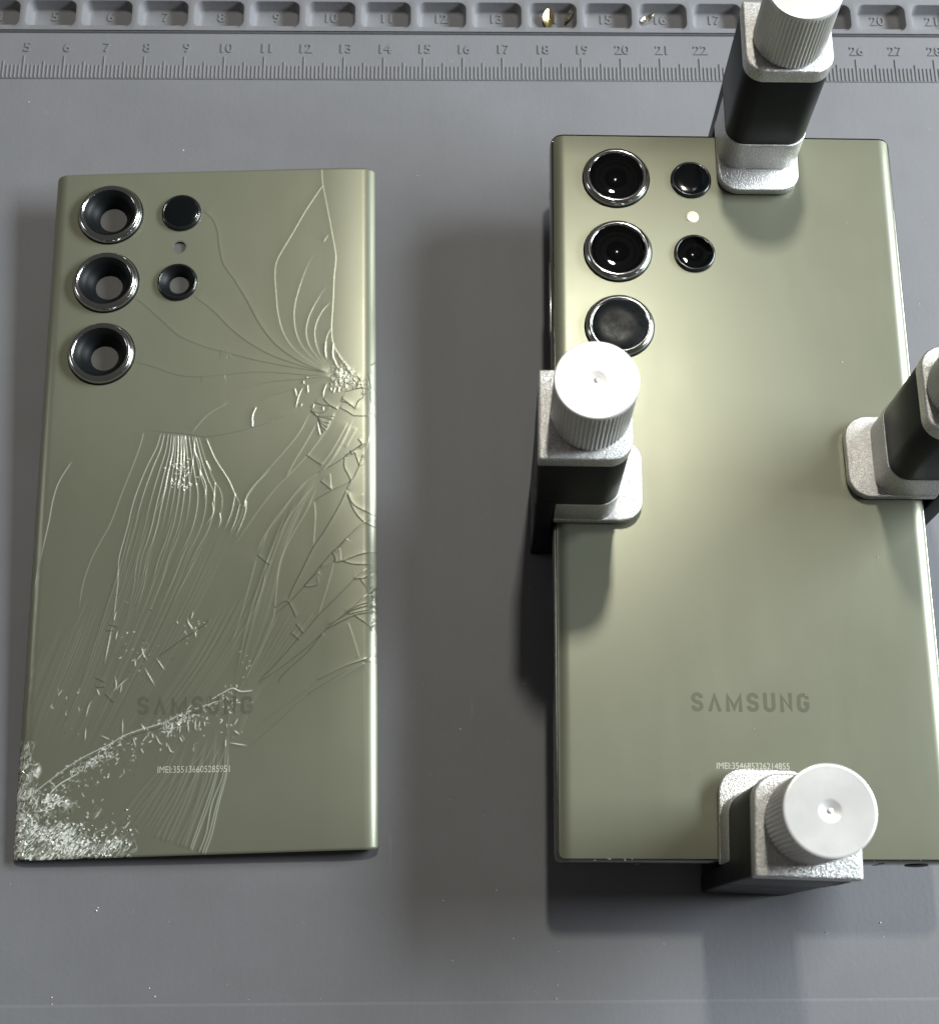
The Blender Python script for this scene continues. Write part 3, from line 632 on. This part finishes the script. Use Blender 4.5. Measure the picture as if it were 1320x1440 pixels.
# waves that run out over the bottom edge
for k in range(20):
    t = min(max((k / 19) ** 1.15 + RNG.normal(0, .009), 0), 1.02); A_ = np.array([(323, 1045), (320, 1085), (309, 1132), (298, 1172), (288, 1203)], float); B_ = np.array([(245, 1056), (222, 1086), (198, 1116), (176, 1142), (160, 1160)], float)
    e = 1.0
    P_ = A_ * (1 - t) + B_ * t; P_[0] += [RNG.uniform(-3, 3), RNG.uniform(-26, 18)]; P_[1:4] += RNG.normal(0, 1.1, (3, 2))
    crack(full(P_), kind='b', amp=.0125 * (1 - .45 * t) * RNG.uniform(.55, 1.25), white=.05, wd=.045, face=.055, fade=(.35, .03 if t < .55 else .25))
    if k < 5: crack(full(P_), kind='b', amp=.004, white=.3, wd=.03, fade=(.5, .02), wline=.007)
for t in (.0, .22, .45, .7):                            # their upper ends under the break
    crack(full([(318 - 40 * t, 1050 - 4 * t), (312 - 48 * t, 1066), (300 - 60 * t, 1092)]), **{**BF, 'fade': (.3, .4)})
# the diagonal break and its crumbs
F1 = [(1120, 520), (950, 580), (820, 640), (660, 690), (550, 750), (430, 810), (320, 880), (200, 970), (140, 1015), (65, 1020)]
crack(R7(F1), kind='b', amp=.013, white=.6, wd=.06, fade=(.02, .02), wline=.009, jit=.002)
crack(R7([(x + 4, y + 12) for x, y in F1]), kind='d', amp=.010, gap=.5, white=0, wd=.04, fade=(.05, .05), jit=.0015)
crack(RM([(960, 690), (1080, 620), (1140, 595), (1200, 620), (1300, 615)]), kind='b', amp=.012, white=.7, wd=.03, jit=.002)
crack(R7([(400, 890), (300, 950), (250, 1000)]), kind='b', amp=.012, white=.8, wd=.03, jit=.002)
for p in ([(455, 430), (490, 490), (540, 575)], [(435, 270), (450, 330), (480, 380)], [(470, 290), (430, 340), (395, 380)], [(385, 370), (390, 430)], [(230, 500), (240, 580), (215, 620)], [(330, 515), (270, 570), (240, 610)], [(285, 560), (270, 630)], [(90, 600), (110, 650)], [(55, 690), (30, 730), (5, 820)], [(5, 900), (0, 1000)], [(290, 830), (288, 960)], [(120, 960), (190, 990)], [(430, 870), (460, 910)], [(550, 360), (615, 455)], [(780, 770), (825, 720)], [(1110, 1015), (1250, 1040)], [(845, 150), (800, 90), (790, 50)], [(820, 60), (835, 0)], [(850, 150), (855, 200)], [(710, 75), (715, 95)], [(790, 840), (800, 940)], [(735, 890), (730, 940)], [(730, 970), (750, 1010)], [(855, 820), (850, 900), (870, 920)], [(885, 850), (880, 900)], [(920, 850), (925, 890)], [(605, 860), (610, 920)], [(640, 920), (640, 980)], [(540, 950), (570, 1010), (600, 1030)], [(640, 1030), (660, 1080), (690, 1090)], [(480, 960), (440, 1010)], [(370, 970), (390, 1050)], [(430, 1060), (450, 1098)], [(1085, 990), (1085, 1050)], [(1150, 920), (1190, 950)], [(1180, 830), (1150, 880)], [(210, 100), (180, 260), (150, 410)], [(250, 150), (235, 220)], [(240, 0), (220, 80)]):
    crack(RM(p), kind='b', amp=.011, white=.62, wd=.02, fade=(.35, .3), wline=.0075, jit=.001)
for p in ([(845, 150), (910, 110), (960, 60)], [(850, 155), (760, 210), (650, 290), (560, 350)], [(80, 590), (150, 585)], [(75, 515), (150, 550)], [(150, 640), (215, 705)], [(160, 150), (215, 150)], [(180, 105), (250, 120)]):
    crack(RM(p), **DD)
def crumbs(n, fn, Lr, white, amp, gapp=.25, ang=None, spread=math.pi):
    for _ in range(n):
        cx, cy = fn(); an = (RNG.uniform(0, math.pi) if ang is None else RNG.normal(ang, spread)); L = Lr[0] * .7 + (Lr[1] - Lr[0] * .7) * RNG.random() ** 2.2
        k = RNG.random() < gapp; q = L / 2
        mid = (cx + q * math.cos(an) + RNG.normal(0, L * .22), cy + q * math.sin(an) + RNG.normal(0, L * .22))
        pts = full([(cx, cy), mid, (cx + L * math.cos(an), cy + L * math.sin(an))])
        amp = amp * .55
        if k: crack(pts, kind='d', amp=amp, white=0, gap=.35, wd=.02, fade=(.3, .3), wline=.008)
        else: crack(pts, kind='b', amp=amp, white=white * RNG.uniform(.15, 1.1), wd=.02, fade=(.35, .35), wline=RNG.uniform(.005, .012))
f1 = np.array([(x / 3.6, 840 + y / 3.6) for x, y in F1])[::-1]
def along_f1(lo, hi, off, sp):
    t = RNG.uniform(lo, hi); x = 18 + t * (335 - 18); y = np.interp(x, f1[:, 0], f1[:, 1]); return x, y + abs(RNG.normal(0, sp)) + off
crumbs(130, lambda: along_f1(.08, 1, 0, 16), (2, 7), .9, .012)
crumbs(120, lambda: along_f1(.05, .55, 6, 34), (2, 8), .85, .012)
crumbs(30, lambda: along_f1(.6, 1, 4, 22), (3, 11), .8, .012, ang=1.45, spread=.25)
crumbs(90, lambda: along_f1(.0, 1, -4, 3), (2, 6), .8, .012)
crumbs(26, lambda: (RNG.normal(190, 14), RNG.normal(925, 20)), (2, 6), .9, .012)
crumbs(34, lambda: (RNG.uniform(150, 240), RNG.uniform(820, 930)), (3, 6), .25, .011, gapp=.7, ang=.2, spread=.4)
crumbs(16, lambda: (RNG.uniform(70, 125), RNG.uniform(960, 1040)), (3, 10), .7, .012, ang=1.6, spread=.4)
crumbs(24, lambda: (RNG.normal(322, 8), RNG.uniform(960, 1045)), (2, 7), .75, .012)
crumbs(18, lambda: (RNG.uniform(255, 300), RNG.uniform(870, 905)), (2, 6), .6, .011)
crumbs(12, lambda: (RNG.uniform(338, 356), RNG.uniform(905, 985)), (2, 6), .6, .011)
# crushed corner
crumbs(50, lambda: (RNG.uniform(17, 42), RNG.uniform(1060, 1206)), (3, 11), .8, .012)
crumbs(70, lambda: (40 + 150 * RNG.random() ** .8, 1206 - abs(RNG.normal(0, 34))), (3, 12), .7, .012)
crumbs(60, lambda: (RNG.uniform(50, 185), RNG.uniform(1150, 1206)), (8, 30), .7, .014, ang=2.3, spread=.08, gapp=.5)
crumbs(30, lambda: (RNG.normal(58, 13), RNG.normal(1132, 16)), (3, 9), 1.0, .012)
crumbs(26, lambda: (RNG.normal(110, 30), RNG.normal(1170, 8)), (4, 12), 1.0, .012)
crumbs(40, lambda: (RNG.uniform(17, 26), RNG.uniform(990, 1206)), (3, 9), .8, .012, ang=1.57, spread=.2)
# broken grit: ridged noise gives veins of crushed glass round small unbroken islands
def vnoise(cu_, cv_):
    g = RNG.normal(0, 1, (int(2 * GW / cu_) + 3, int(2 * GL / cv_) + 3)); x = (U + GW) / cu_; y = (V + GL) / cv_
    i = x.astype(int); j = y.astype(int); fx = x - i; fy = y - j; fx = fx * fx * (3 - 2 * fx); fy = fy * fy * (3 - 2 * fy)
    return (g[i, j] * (1 - fx) + g[i + 1, j] * fx) * (1 - fy) + (g[i, j + 1] * (1 - fx) + g[i + 1, j + 1] * fx) * fy
def vein(n, w_): return np.clip(1 - np.abs(n) / w_, 0, 1)
corner = pan(18, 1208)
du, dv = (U - corner[0]), (V - corner[1])
w1 = np.clip(1.15 - np.hypot(du / 2.7, dv / .95) - .42 * vnoise(.35, .3), 0, 1)          # along the short edge
w2 = np.clip(1.2 - np.hypot(du / .42, (dv - 1.2) / 1.5) - .25 * vnoise(.2, .2), 0, 1)      # up the long edge
w3 = np.clip(1.0 - np.hypot((du - .75) / .5, (dv - 1.15) / .45) - .2 * vnoise(.15, .15), 0, 1)
lim = (np.hypot(du / 2.55, dv / 1.35) < 1) | ((du < .5) & (dv < 3.2))
w1, w2, w3 = w1 * lim, w2 * lim, w3 * lim
wgt = np.clip(np.maximum(np.maximum(w1, w2), w3), 0, 1)
na, nb, nc = vnoise(.10, .12), vnoise(.045, .05), vnoise(.3, .3)
veins = np.maximum(vein(na, .22), .7 * vein(nb, .28)) * np.clip(.55 + .6 * nc, 0, 1)
CR = np.maximum(CR, np.clip(wgt * 1.3 - .1, 0, 1) * veins * .45)
GP = np.maximum(GP, np.clip(wgt * 1.4, 0, 1) * np.clip(vnoise(.14, .2) - .75, 0, 1) * .5)
H += np.clip(wgt * 1.3 - .1, 0, 1) * (.005 * na * np.clip(nc + .6, 0, 1.2) + .004 * nb)
def shatter(mask, n, ang, stretch, tilt, white, frost):
    """angular chips: each cell leans its own way, its broken edges are white"""
    ii = np.argwhere(mask > .04)
    if len(ii) == 0: return
    w_ = mask[ii[:, 0], ii[:, 1]]; u = U[ii[:, 0], ii[:, 1]]; v = V[ii[:, 0], ii[:, 1]]
    u = u + .012 * na[ii[:, 0], ii[:, 1]]; v = v + .012 * nb[ii[:, 0], ii[:, 1]]
    ca_, sa_ = math.cos(ang), math.sin(ang); p = np.stack([(u * ca_ + v * sa_) / stretch, -u * sa_ + v * ca_], 1)
    pk = RNG.choice(len(ii), n, replace=False, p=(w_ ** .7) / (w_ ** .7).sum()); sd = p[pk]
    gx, gy = RNG.normal(0, tilt, n), RNG.normal(0, tilt, n); fr_ = np.where(RNG.random(n) < frost, RNG.uniform(.3, .9, n), 0); ew = RNG.random((n, n)) ** 1.6
    ew = np.maximum(ew, ew.T)
    for k in range(0, len(ii), 8000):
        q = p[k:k + 8000]; d = ((q[:, None, :] - sd[None]) ** 2).sum(2); o = np.argpartition(d, 2, axis=1)[:, :2]
        dd = np.take_along_axis(d, o, 1); sw = dd[:, 0] > dd[:, 1]; o[sw] = o[sw][:, ::-1]; dd = np.sqrt(np.sort(dd, axis=1))
        c0 = o[:, 0]; dl = q - sd[c0]; ww = w_[k:k + 8000]; I, J = ii[k:k + 8000, 0], ii[k:k + 8000, 1]
        H[I, J] += np.clip(ww * 1.3, 0, 1) * (gx[c0] * dl[:, 0] + gy[c0] * dl[:, 1])
        edge = np.exp(-((dd[:, 1] - dd[:, 0]) / .009) ** 2) * np.clip((ew[o[:, 0], o[:, 1]] + ww * 1.1 - 1) * 2.5, 0, 1)
        CR[I, J] = np.maximum(CR[I, J], white * np.maximum(edge, np.clip(ww * 2 - .5, 0, 1) * fr_[c0] * np.clip(.55 + .5 * nb[I, J], .05, 1)))
pmask = lambda m_: np.clip(m_, 0, 1)
shatter(pmask(w1 * 1.1), 260, .84, 3.4, .20, .95, .2)
shatter(pmask(w2 * 1.1), 80, 1.3, 2.0, .16, .9, .2)
shatter(pmask(w3 * 1.3), 80, .6, 1.5, .2, 1.0, .35)
f1u = np.array([pan(*q) for q in f1]); dv1 = np.interp(U, f1u[:, 0], f1u[:, 1]) - V
wb = np.clip(1 - np.abs(dv1 - .16) / .22, 0, 1) * ((U > f1u[0, 0]) & (U < f1u[-1, 0])) * np.clip(.35 + vnoise(.35, .35), 0, 1)
shatter(pmask(wb), 170, .5, 1.4, .10, .8, .06)
st = pan(480, 530); wst = np.clip(1 - np.hypot((U - st[0]) * .8 - (V - st[1]) * .35, (U - st[0]) * .5 + (V - st[1]) * .9) / .42, 0, 1)
shatter(pmask(wst * 1.2), 60, -.5, 1.6, .07, .35, .02)
# flat pieces between the breaks tilt a little
for _ in range(10):
    cx, cy = RNG.uniform(60, 480), RNG.uniform(620, 1180); p = pan(cx, cy); an = RNG.uniform(0, 2 * math.pi)
    g = np.exp(-(((U - p[0]) / .9) ** 2 + ((V - p[1]) / 1.4) ** 2)); H += .0012 * ((U - p[0]) * math.cos(an) + (V - p[1]) * math.sin(an)) * g
H = np.clip(H * .6, -.02, .03)
edgefade = np.clip((GW - np.abs(U)) / .03, 0, 1) * np.clip((GL - np.abs(V)) / .03, .3, 1)
bend = lambda u: .028 * (np.clip(u - (GW - 1.1), 0, 2) / .8) ** 2 + .012 * (np.clip(-u - (GW - 1.1), 0, 2) / .8) ** 2
Z = ZF - drop(U, PFLAT, GW, PDROP) - bend(U) + H * edgefade - .02 * np.clip((np.abs(V) - (GL - .05)) / .05, 0, 1) ** 2
co = np.stack([U, V, Z], 2).reshape(-1, 3)
hole = np.zeros((nu, nv), bool)
for c in lenses: hole |= np.hypot(U - c[0], V - c[1]) < .66
for c in smalls: hole |= np.hypot(U - c[0], V - c[1]) < .40
hole |= np.hypot(U - flash[0], V - flash[1]) < .15
# chipped rim at the crushed corner
chip = (RNG.random(nv // 5 + 2) ** 2 * .035); chip = np.repeat(chip, 5)[:nv]
hole |= ((U + GW) < (chip * np.clip((-4.5 - V[0]) / 1.5, 0, 1))[None, :])
chip = np.repeat(RNG.random(nu // 6 + 2) ** 3 * .035, 6)[:nu]
hole |= ((V + GL) < (chip * np.clip((-.6 - ug) / 1.5, 0, 1))[:, None])
idx = np.arange(nu * nv).reshape(nu, nv)
keep = ~(hole[:-1, :-1] & hole[1:, 1:])
quads = np.stack([idx[:-1, :-1], idx[1:, :-1], idx[1:, 1:], idx[:-1, 1:]], 2)[keep]
# rim wall: turn the outline down by the glass thickness
loop = np.r_[idx[:, 0], idx[-1, 1:], idx[-2::-1, -1], idx[0, -2:0:-1]]
rim = co[loop].copy(); rim[:, 2] -= .06; rim[:, 0] *= .999; rim[:, 1] *= .999
b0 = len(co); nl = len(loop); co = np.vstack([co, rim])
k = np.arange(nl); k2 = (k + 1) % nl
quads = np.vstack([quads, np.stack([loop[k], b0 + k, b0 + k2, loop[k2]], 1)])
me = bpy.data.meshes.new('cracked_glass'); nq = len(quads)
me.vertices.add(len(co)); me.vertices.foreach_set('co', (co * CM).ravel())
me.loops.add(nq * 4); me.loops.foreach_set('vertex_index', quads.ravel().astype(np.int32))
me.polygons.add(nq); me.polygons.foreach_set('loop_start', np.arange(0, nq * 4, 4, dtype=np.int32))
me.update(calc_edges=True)
for nm, arr in (('crush', CR), ('gap', GP)):
    at_ = me.attributes.new(nm, 'FLOAT', 'POINT'); at_.data.foreach_set('value', np.r_[np.clip(arr, 0, 1).ravel(), np.zeros(nl)].astype(np.float32))
glass = obj_me('cracked_glass', me, M['cracked'], panel, 50)
glass['label'] = 'olive glass sheet covered with fan shaped cracks and crushed corner'
# dark film on the underside
u2 = np.linspace(-GW + .12, GW - .12, 40); U2, V2 = glass_grid(u2, 30, GL - .05, .09, GW - .12); Z2 = ZF - drop(U2, PFLAT, GW, PDROP) - bend(U2) - .08
h2 = [(i * 30 + j, i * 30 + j + 1, (i + 1) * 30 + j + 1, (i + 1) * 30 + j) for i in range(39) for j in range(29) if not any(math.hypot(U2[i, j] - c[0], V2[i, j] - c[1]) < 1.05 for c in lenses + smalls + [flash])]
obj('inner_film', np.stack([U2, V2, Z2], 2).reshape(-1, 3).tolist(), h2, M['black'], panel, 60)
for c in lenses:
    lens_big((c[0], c[1], ZF), panel, True)
    MB().lathe([(.66, -.05), (.66, -.26), (.55, -.3), (.55, -.26), (.31, -.245)], 48, (c[0], c[1], ZF)).build('lens_housing', M['black'], panel, 40)
lens_small((smalls[0][0], smalls[0][1], ZF), panel, 'blank'); lens_small((smalls[1][0], smalls[1][1], ZF), panel, 'hole')
MB().lathe([(.17, .004), (.15, -.004), (.148, -.05), (.01, -.052)], 32, (flash[0], flash[1], ZF), cap1=True).build('flash_window', M['film'], panel, 40)
# feet of the camera bracket that hold the upper end off the mat
zb = -(PN['z'] + PN['tx'] * lenses[0][1] + PN['ty'] * lenses[0][0]) - .0
for c in (lenses[0], smalls[0]):
    zf_ = -(PN['z'] + PN['tx'] * c[1] + PN['ty'] * c[0]) + .01
    MB().box(c[0] - .25, c[0] + .25, c[1] - .25, c[1] + .25, zf_, ZF - .31, .02).build('bracket_foot', M['black'], panel)
a = pan(192.5, 1005.5); c = pan(355, 1004.5); d = pan(192.5, 979.5)
def surf(p, q):
    i = int(round((p + GW) / (2 * GW) * (nu - 1))); j = int(round((q + GL) / (2 * GL) * (nv - 1))); return ZF + H[i - 1:i + 2, j - 1:j + 2].mean()
wordmark((a[0], a[1], c[0], d[1], c[1] - a[1]), M['logo_faded'], panel, lambda p, q: surf(p, q) + .003, 'logo_lettering')
a = pan(221.5, 1087.5); c = pan(323, 1086); d = pan(221.5, 1078)
logo(text_mesh('IMEI:355136605285951', offset=.0), (a[0], a[1], c[0], d[1], c[1] - a[1]), M['imei'], panel, lambda p, q: surf(p, q) + .004, 'serial_print')
# loose slivers standing up out of the crushed corner
b = MB()
for _ in range(150):
    x = 20 + 165 * RNG.random(); y = 1204 - abs(RNG.normal(0, 30)) - (40 * RNG.random() if x < 60 else 0); p = pan(x, y)
    if abs(p[0]) > GW - .06 or abs(p[1]) > GL - .04: continue
    zz = ZF - float(drop(np.array(p[0]), PFLAT, GW, PDROP)) - float(bend(np.array(p[0]))) + .008
    s = RNG.uniform(.012, .05); an = RNG.uniform(0, 6.28); q = [(p[0] + s * math.cos(an + t) * RNG.uniform(.4, 1), p[1] + s * math.sin(an + t) * RNG.uniform(.4, 1), zz + RNG.uniform(0, .018)) for t in (0, 2.1, 4.2)]
    b.add(q + [(sum(v[0] for v in q) / 3, sum(v[1] for v in q) / 3, zz - .012)], [(0, 1, 2), (1, 0, 3), (2, 1, 3), (0, 2, 3)])
o = b.build('glass_slivers', M['shard'], panel, None); o['kind'] = 'stuff'

# ------------------------------------------------------------------ gold contacts in the tray
def leaf(px, py, L, W, az, curl, mt, label, split=False):
    p = at(px, py, FL + .02); b = MB(); n = 8; top = []; bot = []
    for i in range(n + 1):
        t = i / n; x = (t - .5) * L; wv = W * (math.sin(math.pi * min(max(t, .06), .97)) ** .6) / 2; z = curl * (4 * (t - .5) ** 2) * L
        top.append([(x, -wv, z + wv * .5), (x, 0, z), (x, wv, z + wv * .5)])
    v = [q for r in top for q in r] + [(q[0], q[1], q[2] - .012) for r in top for q in r]; f = []; o2 = (n + 1) * 3
    for i in range(n):
        for j in range(2):
            if split and j == 0 and i < 3 and False: continue
            a_ = i * 3 + j; f += [(a_, a_ + 3, a_ + 4, a_ + 1), (o2 + a_, o2 + a_ + 1, o2 + a_ + 4, o2 + a_ + 3)]
        f += [(i * 3, o2 + i * 3, o2 + i * 3 + 3, i * 3 + 3), (i * 3 + 2, i * 3 + 5, o2 + i * 3 + 5, o2 + i * 3 + 2)]
    f += [(0, 1, o2 + 1, o2), (1, 2, o2 + 2, o2 + 1), (n * 3, o2 + n * 3, o2 + n * 3 + 1, n * 3 + 1), (n * 3 + 1, o2 + n * 3 + 1, o2 + n * 3 + 2, n * 3 + 2)]
    o = b.add(v, f).build('gold_contact', mt, None, 50)
    o.location = Vector((p[0], p[1], FL + .016)) * CM; o.rotation_euler = Matrix.Rotation(math.radians(13), 3, 'X').to_4x4().to_euler(); o.matrix_world = Matrix.Translation(Vector((p[0], p[1], FL + .07)) * CM) @ Matrix.Rotation(math.radians(12), 4, 'X') @ Matrix.Rotation(az, 4, 'Z')
    return tag(o, label, 'metal contact')
leaf(771, 29, .50, .30, 1.55, .10, M['gold'], 'broad shiny gold contact leaf in tray pocket fourteen')
leaf(800, 24, .46, .13, 1.05, .2, M['steel'], 'narrow pale gold sliver beside the broad gold leaf in tray')
leaf(909, 29, .40, .15, .55, .3, M['steel'], 'bent pale gold sliver in tray pocket sixteen')

# ------------------------------------------------------------------ dust and fluff
b = MB()
def speck(x, y, z, s):
    q = [(x + s * RNG.normal(0, .6), y + s * RNG.normal(0, .6), z + s * RNG.uniform(.1, .8)) for _ in range(3)]
    b.add([(x - s * .5, y - s * .4, z), (x + s * .5, y - s * .3, z), (x, y + s * .5, z), (x + s * RNG.normal(0, .3), y + s * RNG.normal(0, .3), z + s * .7)], [(0, 2, 1), (0, 1, 3), (1, 2, 3), (2, 0, 3)])
for px, py, s in ((136, 1281, .04), (138, 1277, .03), (73, 1403, .03), (73, 1413, .025), (210, 1390, .03), (218, 1402, .028), (319, 1385, .03), (237, 1297, .022), (187, 1283, .02), (355, 1421, .028), (401, 1433, .03), (435, 1434, .022), (591, 1418, .03), (623, 1267, .03), (636, 1351, .022), (698, 1252, .03), (722, 1320, .025), (785, 1338, .025), (784, 1386, .022), (782, 1405, .045), (933, 1328, .022), (1161, 1312, .045), (1238, 1298, .04), (1242, 1318, .02), (1136, 1401, .02), (1107, 1413, .025), (1004, 1439, .025), (41, 143, .03), (327, 168, .03), (258, 211, .035), (280, 212, .035), (587, 247, .03), (910, 143, .035), (1292, 427, .035), (745, 826, .03), (737, 962, .025), (596, 874, .03), (632, 1125, .025), (647, 1025, .035)):
    p = at(px, py, 0); speck(p[0], p[1], 0, s)
for _ in range(150):
    p = at(RNG.uniform(0, 1320), RNG.uniform(115, 1440), 0)
    if not (1.2 < p[0] < 10.6 and -8.7 < p[1] < 9) and not (-9.8 < p[0] < -1.5 and -7.8 < p[1] < 8.5): speck(p[0], p[1], 0, RNG.uniform(.006, .016))
o = b.build('mat_dust', M['dust'], None, None); tag(o, 'pale dust specks and crumbs scattered over the grey mat', 'dust', kind='stuff')
b = MB()
for px, py, s in ((1190, 313, .02), (1184, 509, .03), (1234, 783, .045), (1002, 943, .022), (1060, 1025, .02), (970, 1087, .028), (1133, 978, .025), (1100, 640, .014), (960, 700, .014), (905, 880, .014)):
    u, v = phone_uv(px, py); speck(u, v, GT + .001, s)
for _ in range(50):
    u, v = RNG.uniform(-3.3, 3.3), RNG.uniform(-7.9, 4); speck(u, v, GT + .0005, RNG.uniform(.005, .010))
for _ in range(16):
    speck(RNG.uniform(-3.4, 3.3), -8.10 - RNG.uniform(0, .04), GT - .015, RNG.uniform(.015, .035))
o = b.build('lint', M['dust'], phone, None); o['kind'] = 'stuff'
